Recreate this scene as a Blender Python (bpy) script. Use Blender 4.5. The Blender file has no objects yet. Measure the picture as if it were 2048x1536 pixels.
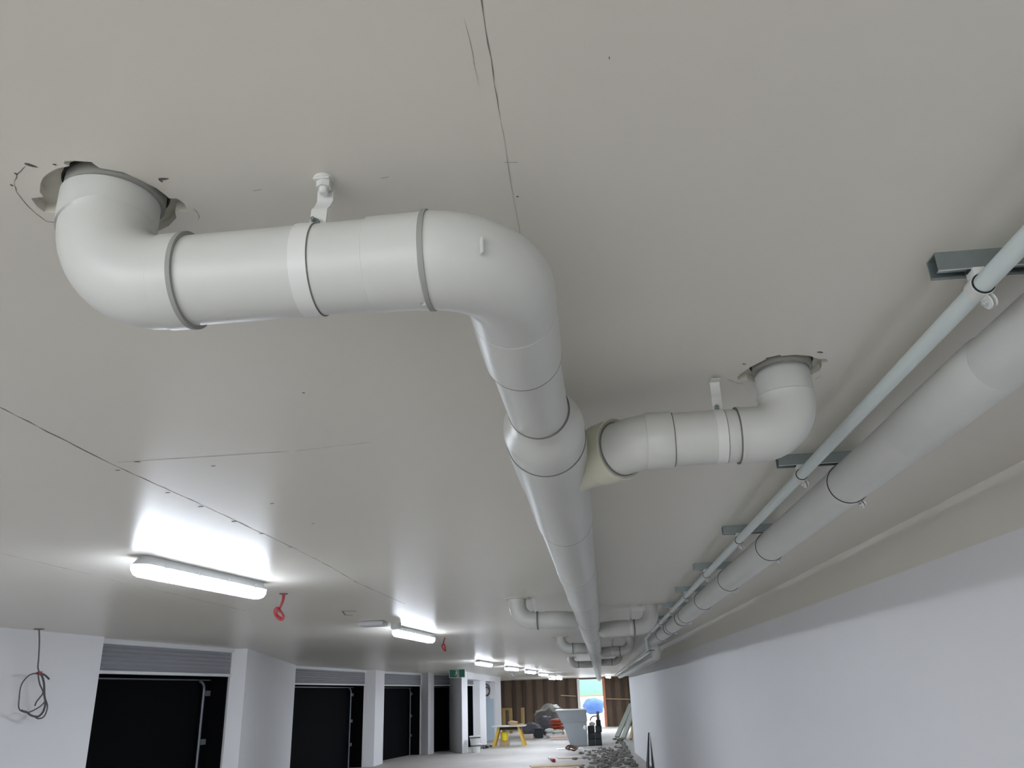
import bpy, bmesh, math, random
from mathutils import Vector, Matrix
random.seed(7)
sc = bpy.context.scene
S = 0.85            # metres per plan unit
ZC = 1.95 * S       # eye height
# ---------------------------------------------------------------- camera
cd = bpy.data.cameras.new('camera'); cam = bpy.data.objects.new('camera', cd); sc.collection.objects.link(cam)
f = 1600.0
cd.sensor_width = 36; cd.lens = f / 2048 * 36; cd.clip_start = 0.02; cd.clip_end = 300
Yv = Vector((1190 - 1024, -(1388 - 768), -f)).normalized()
Zv = Vector((877 - 1024, 3320 + 768, -f)); Zv = (Zv - Zv.dot(Yv) * Yv).normalized()
Xv = Yv.cross(Zv)
M = Matrix((Xv, Yv, Zv)).to_4x4()
cam.matrix_world = Matrix.Translation((0, 0, ZC)) @ M
sc.camera = cam
# ---------------------------------------------------------------- world, exposure
w = bpy.data.worlds.new('world'); sc.world = w; w.use_nodes = True
w.node_tree.nodes['Background'].inputs[0].default_value = (0.93, 0.96, 1.0, 1)
w.node_tree.nodes['Background'].inputs[1].default_value = 2.1
sc.view_settings.view_transform = 'Standard'; sc.view_settings.look = 'None'
sc.view_settings.gamma = 1; sc.view_settings.use_curve_mapping = False
sc.view_settings.exposure = 1.53
LAMP = 6.0          # diffuser emission

# ---------------------------------------------------------------- materials
def mat(name, col, rough=0.5, metal=0.0, emit=None, bump=0.0, bscale=60, var=0.0, vscale=6, spec=0.5):
    m = bpy.data.materials.new(name); m.use_nodes = True
    nt = m.node_tree; b = nt.nodes['Principled BSDF']
    b.inputs['Base Color'].default_value = (*col, 1); b.inputs['Roughness'].default_value = rough
    b.inputs['Metallic'].default_value = metal; b.inputs['Specular IOR Level'].default_value = spec
    tc = nt.nodes.new('ShaderNodeTexCoord')
    if emit:
        b.inputs['Emission Color'].default_value = (*emit[0], 1); b.inputs['Emission Strength'].default_value = emit[1]
    if var:
        n = nt.nodes.new('ShaderNodeTexNoise'); n.inputs['Scale'].default_value = vscale; n.inputs['Detail'].default_value = 4
        r = nt.nodes.new('ShaderNodeMix'); r.data_type = 'RGBA'
        r.inputs[6].default_value = (*[c * (1 - var) for c in col], 1); r.inputs[7].default_value = (*[min(1, c * (1 + var)) for c in col], 1)
        nt.links.new(tc.outputs['Object'], n.inputs['Vector']); nt.links.new(n.outputs['Fac'], r.inputs[0]); nt.links.new(r.outputs[2], b.inputs['Base Color'])
    if bump:
        n2 = nt.nodes.new('ShaderNodeTexNoise'); n2.inputs['Scale'].default_value = bscale
        bp = nt.nodes.new('ShaderNodeBump'); bp.inputs['Strength'].default_value = bump; bp.inputs['Distance'].default_value = 0.01
        nt.links.new(tc.outputs['Object'], n2.inputs['Vector']); nt.links.new(n2.outputs['Fac'], bp.inputs['Height']); nt.links.new(bp.outputs['Normal'], b.inputs['Normal'])
    return m
m_ceil = mat('ceiling_paint', (0.73, 0.70, 0.63), 0.33, bump=0.10, bscale=3.0, var=0.02, vscale=1.5)
m_grey_collar = mat('grey_collar', (0.26, 0.26, 0.24), 0.8)
m_recess = mat('plaster_recess', (0.64, 0.62, 0.53), 0.7, bump=0.2)
m_pvc = mat('painted_pvc', (0.58, 0.59, 0.565), 0.38, var=0.02, vscale=9)
m_pvc_cream = mat('cream_pvc', (0.60, 0.59, 0.48), 0.4)
m_pvc2 = mat('grey_pvc', (0.66, 0.67, 0.65), 0.45, var=0.05, vscale=5)
m_small = mat('pale_conduit', (0.66, 0.73, 0.73), 0.4)
m_soft_shade = mat('soft_joint_shade', (0.30, 0.305, 0.285), 0.7)  # paler grey, joint shade put into the lip colour
m_shade_mark = mat('joint_shade_and_marks', (0.15, 0.15, 0.135), 0.8)  # dark grey for painted shade at joints, also for plain dark marks
m_black = mat('black_rubber', (0.012, 0.014, 0.014), 0.7)
m_white = mat('white_plastic', (0.68, 0.69, 0.67), 0.4)
m_wall = mat('white_wall_paint', (0.80, 0.80, 0.82), 0.6, bump=0.05, bscale=4, var=0.015, vscale=2)
m_galv = mat('galvanised_steel', (0.30, 0.345, 0.35), 0.42, metal=0.75, var=0.12, vscale=30)
m_bright = mat('bright_zinc', (0.62, 0.66, 0.66), 0.35, metal=0.6)
m_concrete = mat('floor_concrete', (0.39, 0.37, 0.345), 0.6, bump=0.1, bscale=20, var=0.16, vscale=1.3)
m_bounce_ground = mat('bounce_ground', (0.62, 0.61, 0.58), 0.8, var=0.1)
m_curtain = mat('roller_curtain', (0.30, 0.31, 0.33), 0.5)
m_bar = mat('pale_rail', (0.72, 0.73, 0.74), 0.4)
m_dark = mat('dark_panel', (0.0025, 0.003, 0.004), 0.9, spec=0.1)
m_track = mat('track_steel', (0.20, 0.22, 0.25), 0.4, metal=0.5)
m_house = mat('lamp_housing', (0.60, 0.62, 0.65), 0.4)
m_diff = mat('lamp_diffuser', (1, 1, 1), 0.4, emit=((0.82, 0.89, 1.0), LAMP))
nt = m_diff.node_tree; gn = nt.nodes.new('ShaderNodeNewGeometry'); sx = nt.nodes.new('ShaderNodeSeparateXYZ'); mr = nt.nodes.new('ShaderNodeMapRange')
nt.links.new(gn.outputs['Normal'], sx.inputs[0]); nt.links.new(sx.outputs['Z'], mr.inputs['Value'])
mr.inputs['From Min'].default_value = -1; mr.inputs['From Max'].default_value = -0.2; mr.inputs['To Min'].default_value = LAMP * 9.5; mr.inputs['To Max'].default_value = LAMP
nt.links.new(mr.outputs[0], nt.nodes['Principled BSDF'].inputs['Emission Strength'])
m_red = mat('red_cable', (0.30, 0.02, 0.025), 0.45)
m_wire = mat('grey_cable', (0.10, 0.10, 0.10), 0.5)
m_green = mat('exit_green', (0.0, 0.12, 0.07), 0.4)
m_signw = mat('exit_white', (0.62, 0.72, 0.70), 0.4)
m_brown = mat('brown_board', (0.115, 0.074, 0.045), 0.7, var=0.18, vscale=3)
m_batten = mat('dark_batten', (0.05, 0.03, 0.018), 0.7)
m_timber = mat('raw_timber', (0.45, 0.32, 0.18), 0.7, var=0.15)
m_yellow = mat('yellow_paint', (0.62, 0.40, 0.06), 0.5)
m_byellow = mat('bright_yellow', (0.85, 0.66, 0.03), 0.45)
m_mustard = mat('mustard_timber', (0.26, 0.18, 0.055), 0.6)
m_orange = mat('orange_paint', (0.50, 0.17, 0.09), 0.5)
m_rope = mat('rusty_coil', (0.09, 0.035, 0.02), 0.7)
m_greym = mat('sheet_metal', (0.33, 0.36, 0.38), 0.5, metal=0.3, var=0.06)
m_blk = mat('black_blocks', (0.02, 0.026, 0.03), 0.7)
m_bag = mat('white_bag', (0.78, 0.77, 0.74), 0.6)
m_redbag = mat('red_bag', (0.55, 0.12, 0.06), 0.6, var=0.2, vscale=20)
m_gbag = mat('grey_sack', (0.13, 0.13, 0.15), 0.8)
m_pink = mat('dusty_board', (0.52, 0.42, 0.37), 0.8)
m_lean = mat('grey_green_plank', (0.42, 0.46, 0.40), 0.7, var=0.1)
m_rub = mat('rubble', (0.17, 0.16, 0.145), 0.9, var=0.4, vscale=5)
m_stone = mat('grey_rubble', (0.2, 0.193, 0.175), 0.9, var=0.35, vscale=4)
m_gmesh = mat('green_mesh', (0.15, 0.36, 0.24), 0.8)
m_tarp = mat('blue_tarp', (0.05, 0.12, 0.33), 0.6, bump=0.4, bscale=4)
m_bluegrey = mat('blue_grey_sheet', (0.45, 0.55, 0.62), 0.5)

# ---------------------------------------------------------------- helpers
def V(p): return Vector((p[0] * S, p[1] * S, p[2] * S + ZC))
def link(name, bm, m, parent=None, smooth=True):
    me = bpy.data.meshes.new(name)
    bmesh.ops.recalc_face_normals(bm, faces=bm.faces[:]) if not bm.get('keep') else None
    bm.to_mesh(me); bm.free()
    for x in (m if isinstance(m, (list, tuple)) else [m]): me.materials.append(x)
    for p in me.polygons: p.use_smooth = smooth
    if smooth:
        try: me.set_sharp_from_angle(angle=math.radians(38))
        except Exception: pass
    o = bpy.data.objects.new(name, me); sc.collection.objects.link(o)
    if parent is not None:
        o.parent = parent
        o.matrix_parent_inverse = Matrix.Translation(-parent_loc(parent))
    return o
def parent_loc(p):
    l = p.location.copy()
    if p.parent: pass
    return l
class BM:
    def __init__(s): s.b = bmesh.new()
    def get(s, k): return None
def nb():
    return bmesh.new()
def obj(name, bm, m, parent=None, smooth=True):
    me = bpy.data.meshes.new(name)
    bmesh.ops.recalc_face_normals(bm, faces=bm.faces[:])
    if parent is not None and not parent.get('_flat'):
        org = parent['_org']; bmesh.ops.translate(bm, verts=bm.verts[:], vec=-Vector(org))
    bm.to_mesh(me); bm.free()
    for x in (m if isinstance(m, (list, tuple)) else [m]): me.materials.append(x)
    for p in me.polygons: p.use_smooth = smooth
    if smooth: me.set_sharp_from_angle(angle=math.radians(38))
    o = bpy.data.objects.new(name, me); sc.collection.objects.link(o)
    if parent is not None:
        o.parent = parent; o['_org'] = list(parent['_org'])
    else: o['_org'] = [0, 0, 0]
    return o
def thing(name, label, cat, p, group=None):
    o = bpy.data.objects.new(name, None); sc.collection.objects.link(o)
    o.location = V(p); o['_org'] = list(V(p)); o['label'] = label; o['category'] = cat
    o.empty_display_size = 0.05
    if group: o['group'] = group
    return o
def tag(o, label, cat, group=None, kind=None):
    o['label'] = label; o['category'] = cat
    if group: o['group'] = group
    if kind: o['kind'] = kind
    return o
def struct(name, bm, m, parent=None, smooth=False):
    o = obj(name, bm, m, parent, smooth)
    if parent is None: o['kind'] = 'structure'
    return o
def dup(root, loc, label=None, rz=0.0):
    r = root.copy(); sc.collection.objects.link(r); r.location = loc; r.rotation_euler = (0, 0, rz)
    if label: r['label'] = label
    for ch in list(root.children):
        c = ch.copy(); sc.collection.objects.link(c); c.parent = r
        for g in list(ch.children):
            d = g.copy(); sc.collection.objects.link(d); d.parent = c
    return r
def box(bm, a, b, bev=0.0, mi=0):
    a = V(a); b = V(b)
    return boxm(bm, a, b, bev, mi)
def boxm(bm, a, b, bev=0.0, mi=0):
    c = (a + b) / 2; d = b - a
    r = bmesh.ops.create_cube(bm, size=1.0, matrix=Matrix.Translation(c) @ Matrix.Diagonal((abs(d.x), abs(d.y), abs(d.z), 1)))
    vs = r['verts']; fs = list({f_ for v in vs for f_ in v.link_faces})
    for q in fs: q.material_index = mi
    if bev:
        es = list({e for v in vs for e in v.link_edges})
        bmesh.ops.bevel(bm, geom=es, offset=bev * S, segments=2, affect='EDGES', profile=0.5)
def obox(bm, c, ax, ay, az, bev=0.0):
    """oriented box: centre and three half axis vectors, plan units"""
    c = V(c); ax, ay, az = (Vector(q) * S for q in (ax, ay, az))
    m4 = Matrix((ax * 2, ay * 2, az * 2)).transposed().to_4x4(); m4.translation = c
    r = bmesh.ops.create_cube(bm, size=1.0, matrix=m4)
    if bev:
        es = list({e for v in r['verts'] for e in v.link_edges})
        bmesh.ops.bevel(bm, geom=es, offset=bev * S, segments=2, affect='EDGES', profile=0.5)
def tube(bm, pts, rad, n=48, caps=True, closed=False):
    """sweep circle along pts (plan units); rad = number or list"""
    P = [V(p) for p in pts]; N = len(P)
    R = [(rad if not isinstance(rad, (list, tuple)) else rad[i]) * S for i in range(N)]
    T = []
    for i in range(N):
        if closed: t = P[(i + 1) % N] - P[i - 1]
        else: t = P[min(i + 1, N - 1)] - P[max(i - 1, 0)]
        if t.length < 1e-9: t = Vector((0, 0, 1))
        T.append(t.normalized())
    # stepped profiles: neighbours at same spot keep direction of the run
    up = Vector((0, 0, 1)) if abs(T[0].z) < 0.9 else Vector((0, 1, 0))
    u = (up - up.dot(T[0]) * T[0]).normalized(); rings = []
    for i in range(N):
        u = (u - u.dot(T[i]) * T[i]).normalized(); v = T[i].cross(u)
        rings.append([bm.verts.new(P[i] + R[i] * (math.cos(2 * math.pi * k / n) * u + math.sin(2 * math.pi * k / n) * v)) for k in range(n)])
    for i in range(N if closed else N - 1):
        a = rings[i]; b = rings[(i + 1) % N]
        for k in range(n): bm.faces.new((a[k], a[(k + 1) % n], b[(k + 1) % n], b[k]))
    if caps and not closed:
        bm.faces.new(rings[0][::-1]); bm.faces.new(rings[-1])
def ring(bm, c, axis, r1, r2, wdt, n=56, seg=(0, 360)):
    """flat band: inner r1, outer r2, width along axis (plan units)"""
    c = V(c); ax = Vector(axis).normalized()
    up = Vector((0, 0, 1)) if abs(ax.z) < 0.9 else Vector((0, 1, 0))
    u = (up - up.dot(ax) * ax).normalized(); v = ax.cross(u)
    full = seg == (0, 360); cnt = n if full else n + 1; Q = []
    for k in range(cnt):
        t = math.radians(seg[0] + (seg[1] - seg[0]) * k / n); d = math.cos(t) * u + math.sin(t) * v
        Q.append([bm.verts.new(c + (rr * d + s * wdt / 2 * ax) * S) for rr, s in ((r1, -1), (r2, -1), (r2, 1), (r1, 1))])
    for k in range(n if full else cnt - 1):
        a = Q[k]; b = Q[(k + 1) % cnt]
        for j in range(4): bm.faces.new((a[j], b[j], b[(j + 1) % 4], a[(j + 1) % 4]))
    if not full: bm.faces.new(Q[0]); bm.faces.new(Q[-1][::-1])
def arc(p0, d0, d1, R, n=14):
    """points of a bend starting at p0 heading d0, turning to d1 with radius R"""
    p0 = Vector(p0); d0 = Vector(d0).normalized(); d1 = Vector(d1).normalized()
    ang = d0.angle(d1); nrm = (d1 - d1.dot(d0) * d0).normalized(); c = p0 + nrm * R; out = []
    for i in range(n + 1):
        t = ang * i / n
        out.append(c - nrm * R * math.cos(t) + d0 * R * math.sin(t))
    return out
def prism(bm, plan, z0, z1):
    a = [bm.verts.new(V((x, y, z0))) for x, y in plan]; b = [bm.verts.new(V((x, y, z1))) for x, y in plan]
    n = len(plan)
    for i in range(n): bm.faces.new((a[i], a[(i + 1) % n], b[(i + 1) % n], b[i]))
    bm.faces.new(a[::-1]); bm.faces.new(b)
def hexnut(bm, c, axis, r, h, n=6):
    ax = Vector(axis).normalized(); c = Vector(c)
    tube(bm, [c - ax * h / 2, c + ax * h / 2], r, n=n)

# ================================================================ STRUCTURE
FZ = -1.95
YB = -4.5           # unseen open end behind the viewer, added to let sky light in
bm = nb(); box(bm, (-13, YB, FZ - 0.15), (4, 72, FZ)); struct('floor', bm, m_concrete)
bm = nb(); box(bm, (-16, -22, FZ - 0.15), (8, YB, FZ)); struct('floor', bm, m_bounce_ground)  # unseen pale ground, added to bounce sky light up to the ceiling

# ceiling with two ragged cut-outs
hole1 = [(-0.959, 1.206), (-0.942, 1.207), (-0.91, 1.215), (-0.908, 1.224), (-0.905, 1.235), (-0.867, 1.255), (-0.845, 1.289), (-0.83, 1.314), (-0.823, 1.343), (-0.822, 1.352),
         (-0.806, 1.354), (-0.800, 1.374), (-0.806, 1.403), (-0.833, 1.399), (-0.842, 1.423), (-0.873, 1.450), (-0.915, 1.471), (-0.96, 1.474), (-1.01, 1.462), (-1.05, 1.43), (-1.075, 1.385),
         (-1.083, 1.368), (-1.105, 1.362), (-1.107, 1.34), (-1.1, 1.311), (-1.072, 1.309), (-1.069, 1.293), (-1.051, 1.268), (-1.032, 1.249), (-1.013, 1.237), (-0.987, 1.225), (-0.959, 1.221), (-0.965, 1.213)]
hole2 = [(0.56, 2.628), (0.573, 2.578), (0.589, 2.54), (0.629, 2.478), (0.623, 2.468), (0.667, 2.449), (0.674, 2.459), (0.715, 2.457), (0.766, 2.474), (0.808, 2.51), (0.831, 2.514),
         (0.842, 2.535), (0.829, 2.562), (0.835, 2.611), (0.81, 2.66), (0.76, 2.70), (0.70, 2.71), (0.638, 2.69), (0.60, 2.66), (0.575, 2.663)]
outer = [(-13, YB), (4, YB), (4, 56.0), (-13, 56.0)]
def circle(cx, cy, r, n=28): return [(cx + r * math.cos(2 * math.pi * k / n), cy + r * math.sin(2 * math.pi * k / n)) for k in range(n)]
bm = nb(); rims = []
for loop in (outer, hole1, hole2):
    vs = [bm.verts.new(V((x, y, 1.0))) for x, y in loop]
    es = [bm.edges.new((vs[i], vs[(i + 1) % len(vs)])) for i in range(len(vs))]
    rims.append(vs)
bmesh.ops.triangle_fill(bm, edges=bm.edges[:], use_beauty=True, use_dissolve=False)
for vs, loop in zip(rims[1:], (hole1, hole2)):
    up = [bm.verts.new(V((x, y, 1.025))) for x, y in loop]
    for i in range(len(vs)): bm.faces.new((vs[i], vs[(i + 1) % len(vs)], up[(i + 1) % len(vs)], up[i]))
top = [bm.verts.new(V((x, y, 1.35))) for x, y in outer]
for i in range(4): bm.faces.new((rims[0][i], rims[0][(i + 1) % 4], top[(i + 1) % 4], top[i]))
bm.faces.new(top)
ceiling = struct('ceiling', bm, m_ceil)
for (cx, cy), loop in (((-0.93, 1.335), hole1), ((0.70, 2.575), hole2)):
    bm = nb()
    vs = [bm.verts.new(V((x + (x - cx) * 0.03, y + (y - cy) * 0.03, 1.024))) for x, y in loop]
    [bm.edges.new((vs[i], vs[(i + 1) % len(vs)])) for i in range(len(vs))]
    ci = [bm.verts.new(V((x, y, 1.024))) for x, y in circle(cx, cy, 0.104)]
    [bm.edges.new((ci[i], ci[(i + 1) % len(ci)])) for i in range(len(ci))]
    bmesh.ops.triangle_fill(bm, edges=bm.edges[:], use_beauty=True, use_dissolve=False)
    cu = [bm.verts.new(V((x, y, 1.2))) for x, y in circle(cx, cy, 0.104)]
    for i in range(len(ci)): bm.faces.new((ci[i], ci[(i + 1) % len(ci)], cu[(i + 1) % len(ci)], cu[i]))
    struct('plaster_recess', bm, m_recess, ceiling)
    bm = nb(); ring(bm, (cx, cy, 1.06), (0, 0, 1), 0.0995, 0.1035, 0.08); struct('sleeve_gasket', bm, m_black, ceiling, True)
    bm = nb(); ring(bm, (cx, cy, 1.05), (0, 0, 1), 0.085, 0.0975, 0.115); struct('collar', bm, m_grey_collar, ceiling, True)

def crack(pts, wd=0.0012, z=0.9995, jit=0.0012, m=m_shade_mark, step=0.03):
    bm = nb(); L = []
    for a, b in zip(pts, pts[1:]):
        d = math.dist(a, b); k = max(1, int(d / step))
        for i in range(k): L.append((a[0] + (b[0] - a[0]) * i / k, a[1] + (b[1] - a[1]) * i / k))
    L.append(pts[-1]); prev = None
    for i, p in enumerate(L):
        q = L[min(i + 1, len(L) - 1)]; o_ = L[max(i - 1, 0)]
        dx, dy = q[0] - o_[0], q[1] - o_[1]; l = math.hypot(dx, dy) or 1; nx, ny = -dy / l, dx / l
        w_ = wd * random.choice((0.35, 0.6, 1, 1.2, 1.5)); j = random.uniform(-jit, jit)
        if i in (0, len(L) - 1): w_ = wd * 0.1
        a = V((p[0] + nx * (j + w_), p[1] + ny * (j + w_), z)); b = V((p[0] + nx * (j - w_), p[1] + ny * (j - w_), z))
        cur = [bm.verts.new(a), bm.verts.new(b), bm.verts.new(b + Vector((0, 0, 0.002))), bm.verts.new(a + Vector((0, 0, 0.002)))]
        if prev:
            for k in range(4): bm.faces.new((prev[k], prev[(k + 1) % 4], cur[(k + 1) % 4], cur[k]))
        else: bm.faces.new(cur)
        prev = cur
    bm.faces.new(prev[::-1])
    return struct('crack', bm, m, ceiling)
m_crk = mat('crack_line', (0.38, 0.37, 0.34), 0.9)
m_crkm = mat('crack_line_dark', (0.20, 0.19, 0.17), 0.9)
m_crkd = mat('chipped_paint', (0.10, 0.095, 0.085), 0.9)
crack([(-0.104, -2), (-0.104, 0.5), (-0.103, 0.8), (-0.104, 1.20)], 0.0010, m=m_crkm)
crack([(-0.104, 1.21), (-0.102, 1.75)], 0.0005, m=m_crk)
crack([(-0.134, 0.961), (-0.132, 1.11)], 0.0006, m=m_crk)
crack([(-0.110, 1.33), (-0.084, 1.332)], 0.001, m=m_crkd)
crack([(-0.64, 1.352), (-0.62, 1.349)], 0.0008, m=m_crkd); crack([(-0.368, 1.345), (-0.35, 1.344)], 0.0008, m=m_crkd)
crack([(-2.016, 1.5), (-2.0, 2.47), (-2.022, 3.24), (-2.0, 4.0)], 0.003, jit=0.003, step=0.06, m=m_crkm)
crack([(-2.0, 4.0), (-1.985, 5.3), (-2.0, 6.2), (-2.05, 7.1), (-2.03, 9)], 0.004, jit=0.003, step=0.08, m=m_crk)
crack([(-1.99, 3.165), (-1.6, 3.16), (-1.218, 3.155)], 0.0022, step=0.05, m=m_crk)
crack([(-1.2, 3.155), (-0.85, 3.10)], 0.001, m=m_crk)
crack([(-3.85, 4.6), (-3.848, 6.4), (-3.84, 9)], 0.004, m=m_crk, step=0.08)
crack([(-0.135, 1.05), (-0.13, 1.09)], 0.0004, m=m_crk)
crack([(-1.068, 1.417), (-1.122, 1.395), (-1.126, 1.361), (-1.122, 1.323), (-1.114, 1.286), (-1.101, 1.261), (-1.074, 1.23), (-1.04, 1.209)], 0.0007, m=m_crkm, step=0.012)
crack([(-0.801, 1.44), (-0.79, 1.425), (-0.787, 1.405), (-0.79, 1.395)], 0.0006, m=m_crk, step=0.01)
crack([(0.53, 2.64), (0.56, 2.675), (0.60, 2.70)], 0.0010, m=m_crk, step=0.012)
crack([(0.85, 2.66), (0.84, 2.70)], 0.0010, m=m_crk, step=0.012)
for (x, y, l, a) in ((-1.03, 1.207, 0.011, 0.7), (-0.983, 1.212, 0.004, 0.5), (-0.80, 1.285, 0.011, 0.1), (-0.808, 1.290, 0.006, 1.2), (0.793, 2.448, 0.012, 0.25), (0.562, 2.506, 0.006, 0.2), (-1.075, 1.229, 0.004, 1.2), (-1.108, 1.262, 0.004, 1.3),
                     (-2.05, 3.276, 0.012, 0), (-2.04, 3.71, 0.012, 0), (-2.02, 4.03, 0.016, 0), (-2.01, 4.43, 0.016, 0), (-2.0, 4.81, 0.016, 0), (-1.995, 5.3, 0.014, 0), (-1.9, 3.17, 0.015, 0.2), (-1.62, 3.30, 0.010, 0), (-1.64, 4.05, 0.01, 0), (-1.6, 4.6, 0.01, 0), (-0.095, 1.45, 0.003, 0), (0.095, 1.072, 0.003, 1.5), (-0.93, 2.5, 0.006, 0.4)):
    bm = nb(); n_ = 7; c, s = math.cos(a), math.sin(a)
    vs = []
    for k in range(n_):
        t = 2 * math.pi * k / n_; px, py = l * math.cos(t) * random.uniform(.7, 1.2), l * 0.33 * math.sin(t) * random.uniform(.6, 1.2)
        vs.append((x + px * c - py * s, y + px * s + py * c))
    prism(bm, vs, 0.9985, 1.0005); struct('paint_chip', bm, m_crkd, ceiling)
# faint rectangular hatch outline
bm = nb(); 
for a, b in (((-2.87, 9.43), (-2.72, 9.49)), ((-2.97, 9.88), (-2.91, 9.98)), ((-2.87, 9.43), (-2.97, 9.88))):
    d = Vector((b[0] - a[0], b[1] - a[1], 0)); obox(bm, ((a[0] + b[0]) / 2, (a[1] + b[1]) / 2, 0.999), d / 2, Vector((-d.y, d.x, 0)).normalized() * 0.008, (0, 0, 0.0015))
struct('hatch_outline', bm, m_shade_mark, ceiling)

# right wall: beige cut-in band above, white below
WR = [(2.475, -4.5), (2.32, 0), (2.11, 6), (1.95, 10.7), (1.76, 16.2), (1.56, 22), (1.36, 27.8), (1.25, 31)]
bm = nb(); prism(bm, WR + [(1.6, 31.4), (4, 31.4), (4, YB)], FZ, 0.70); struct('wall_right', bm, m_wall)
bm = nb(); prism(bm, WR + [(1.6, 31.4), (4, 31.4), (4, YB)], 0.70, 1.0); struct('wall_right', bm, m_ceil)
bm = nb(); prism(bm, [(2.3, 31.4), (2.3, 55.5), (4, 55.5), (4, 31.4)], FZ, 1.0); struct('wall_right', bm, m_wall)
# sealant bead in the corner of ceiling and wall
bm = nb(); tube(bm, [(x, y, 0.999) for x, y in WR[:6]], 0.004, n=8); struct('trim_1', bm, m_ceil, smooth=True)

# left wall piers
def pier(plan):
    bm = nb(); prism(bm, plan, FZ, 1.0); return struct('wall_left', bm, m_wall)
pier([(-7.1, YB), (-7.15, 9.5), (-6.95, 11.4), (-7.25, 11.5), (-13, 11.5), (-13, YB)])
pier([(-6.35, 15.06), (-8.0, 22.28), (-8.35, 22.4), (-13, 22.4), (-13, 17.5), (-6.6, 14.97)])
pier([(-7.3, 28.1), (-7.3, 29.3), (-7.6, 29.45), (-13, 32.5), (-13, 31.5), (-7.62, 27.95)])
pier([(-6.5, 33.15), (-6.4, 33.82), (-6.7, 34.0), (-13, 38.0), (-13, 37.0), (-6.85, 33.45)])
pier([(-5.2, 33.3), (-5.05, 33.83), (-5.3, 34.4), (-6.1, 35.9), (-6.05, 35.4), (-5.5, 34.0)])
pier([(-5.1, 37.85), (-5.0, 39.18), (-5.3, 39.4), (-9, 39.4), (-9, 38.1), (-5.4, 37.6)])
pier([(-5.0, 42.98), (-4.9, 44.63), (-5.2, 44.8), (-9, 44.8), (-9, 43.1), (-5.25, 42.8)])
bm = nb(); prism(bm, [(-6.4, 44.8), (-6.4, 55.5), (-9, 55.5), (-9, 44.8)], FZ, 1.0); struct('wall_left', bm, m_wall)
bm = nb(); prism(bm, [(-6.3, 39.3), (-6.3, 43.1), (-6.6, 43.1), (-6.6, 39.3)], FZ, 1.0); struct('wall_left', bm, m_wall)
bm = nb(); prism(bm, [(-5.05, 33.9), (-4.95, 44.7), (-9, 44.7), (-9, 36.0), (-6.2, 36.0)], 0.74, 1.0); struct('trim_2', bm, m_wall)

# unseen end wall, added to keep sky light off the right side
bm = nb(); box(bm, (0.7, YB - 0.25, FZ), (2.9, YB, 1.0)); struct('wall_back_sky_block', bm, m_wall)

bm = nb(); box(bm, (-7.1, YB - 0.25, 0.45), (0.7, YB, 1.0)); struct('sky_block_beam', bm, m_wall)  # unseen beam over the open end, added to cut direct sky light
# garage doors
def garage_door(n, a, b, nb_=0):
    a = Vector((a[0], a[1], 0)); b = Vector((b[0], b[1], 0)); d = (b - a); L = d.length; u = d / L; nrm = Vector((u.y, -u.x, 0))
    if nrm.x < 0: nrm = -nrm          # towards the aisle
    root = bpy.data.objects.new('door_%d' % n, None); sc.collection.objects.link(root)
    root.location = V((a.x, a.y, FZ)); root['_org'] = list(root.location); root['kind'] = 'structure'
    P = lambda s, o, z: a + u * s + nrm * o + Vector((0, 0, z))
    def slab(s0, s1, o0, o1, z0, z1, bm, bev=0.0):
        obox(bm, P((s0 + s1) / 2, (o0 + o1) / 2, (z0 + z1) / 2), u * (s1 - s0) / 2, nrm * (o1 - o0) / 2, (0, 0, (z1 - z0) / 2), bev)
    bm = nb(); slab(0, L, -0.06, 0.02, 0.93, 0.975, bm); slab(0, L, -0.3, 0.0, 0.975, 1.0, bm); obj('lintel_trim', bm, m_bar, root)
    bm = nb(); k = 6; prof = []           # corrugated curtain
    for i in range(k * 6 + 1):
        z = 0.56 + (0.93 - 0.56) * i / (k * 6); prof.append((z, -0.05 + 0.012 * math.cos(2 * math.pi * i / 6)))
    A = [bm.verts.new(V(P(0, o, z))) for z, o in prof]; B = [bm.verts.new(V(P(L, o, z))) for z, o in prof]
    A2 = [bm.verts.new(V(P(0, -0.09, z))) for z, o in prof]; B2 = [bm.verts.new(V(P(L, -0.09, z))) for z, o in prof]
    for i in range(len(prof) - 1):
        bm.faces.new((A[i], B[i], B[i + 1], A[i + 1])); bm.faces.new((A2[i], A2[i + 1], B2[i + 1], B2[i]))
    obj('curtain', bm, m_curtain, root)
    bm = nb(); slab(0, L, -0.09, 0.0, 0.515, 0.56, bm, 0.004); obj('bottom_rail', bm, m_bar, root)
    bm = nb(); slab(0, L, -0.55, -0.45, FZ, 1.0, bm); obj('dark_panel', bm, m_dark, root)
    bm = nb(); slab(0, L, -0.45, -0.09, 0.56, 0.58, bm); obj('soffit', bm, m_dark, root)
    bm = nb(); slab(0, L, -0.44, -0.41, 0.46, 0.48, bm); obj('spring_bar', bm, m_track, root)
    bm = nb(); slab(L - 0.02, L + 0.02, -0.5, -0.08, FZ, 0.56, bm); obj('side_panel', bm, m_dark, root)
    s0 = L * 0.93 - 0.02
    bm = nb(); q = arc(P(s0 - 0.14, -0.36, 0.44), u, (0, 0, -1), 0.14, 8); tube(bm, q + [P(s0, -0.36, FZ)], 0.022, n=8); obj('guide_rail', bm, m_track, root)
    for z in (0.2, -0.6, -1.3):
        bm = nb(); slab(s0 + 0.02, s0 + 0.16, -0.38, -0.33, z, z + 0.09, bm); obj('bracket', bm, m_track, root)
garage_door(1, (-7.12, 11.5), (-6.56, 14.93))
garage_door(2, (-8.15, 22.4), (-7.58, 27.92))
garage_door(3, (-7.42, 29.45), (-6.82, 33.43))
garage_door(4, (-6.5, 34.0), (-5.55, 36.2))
garage_door(5, (-5.45, 36.4), (-5.3, 37.6))
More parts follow.
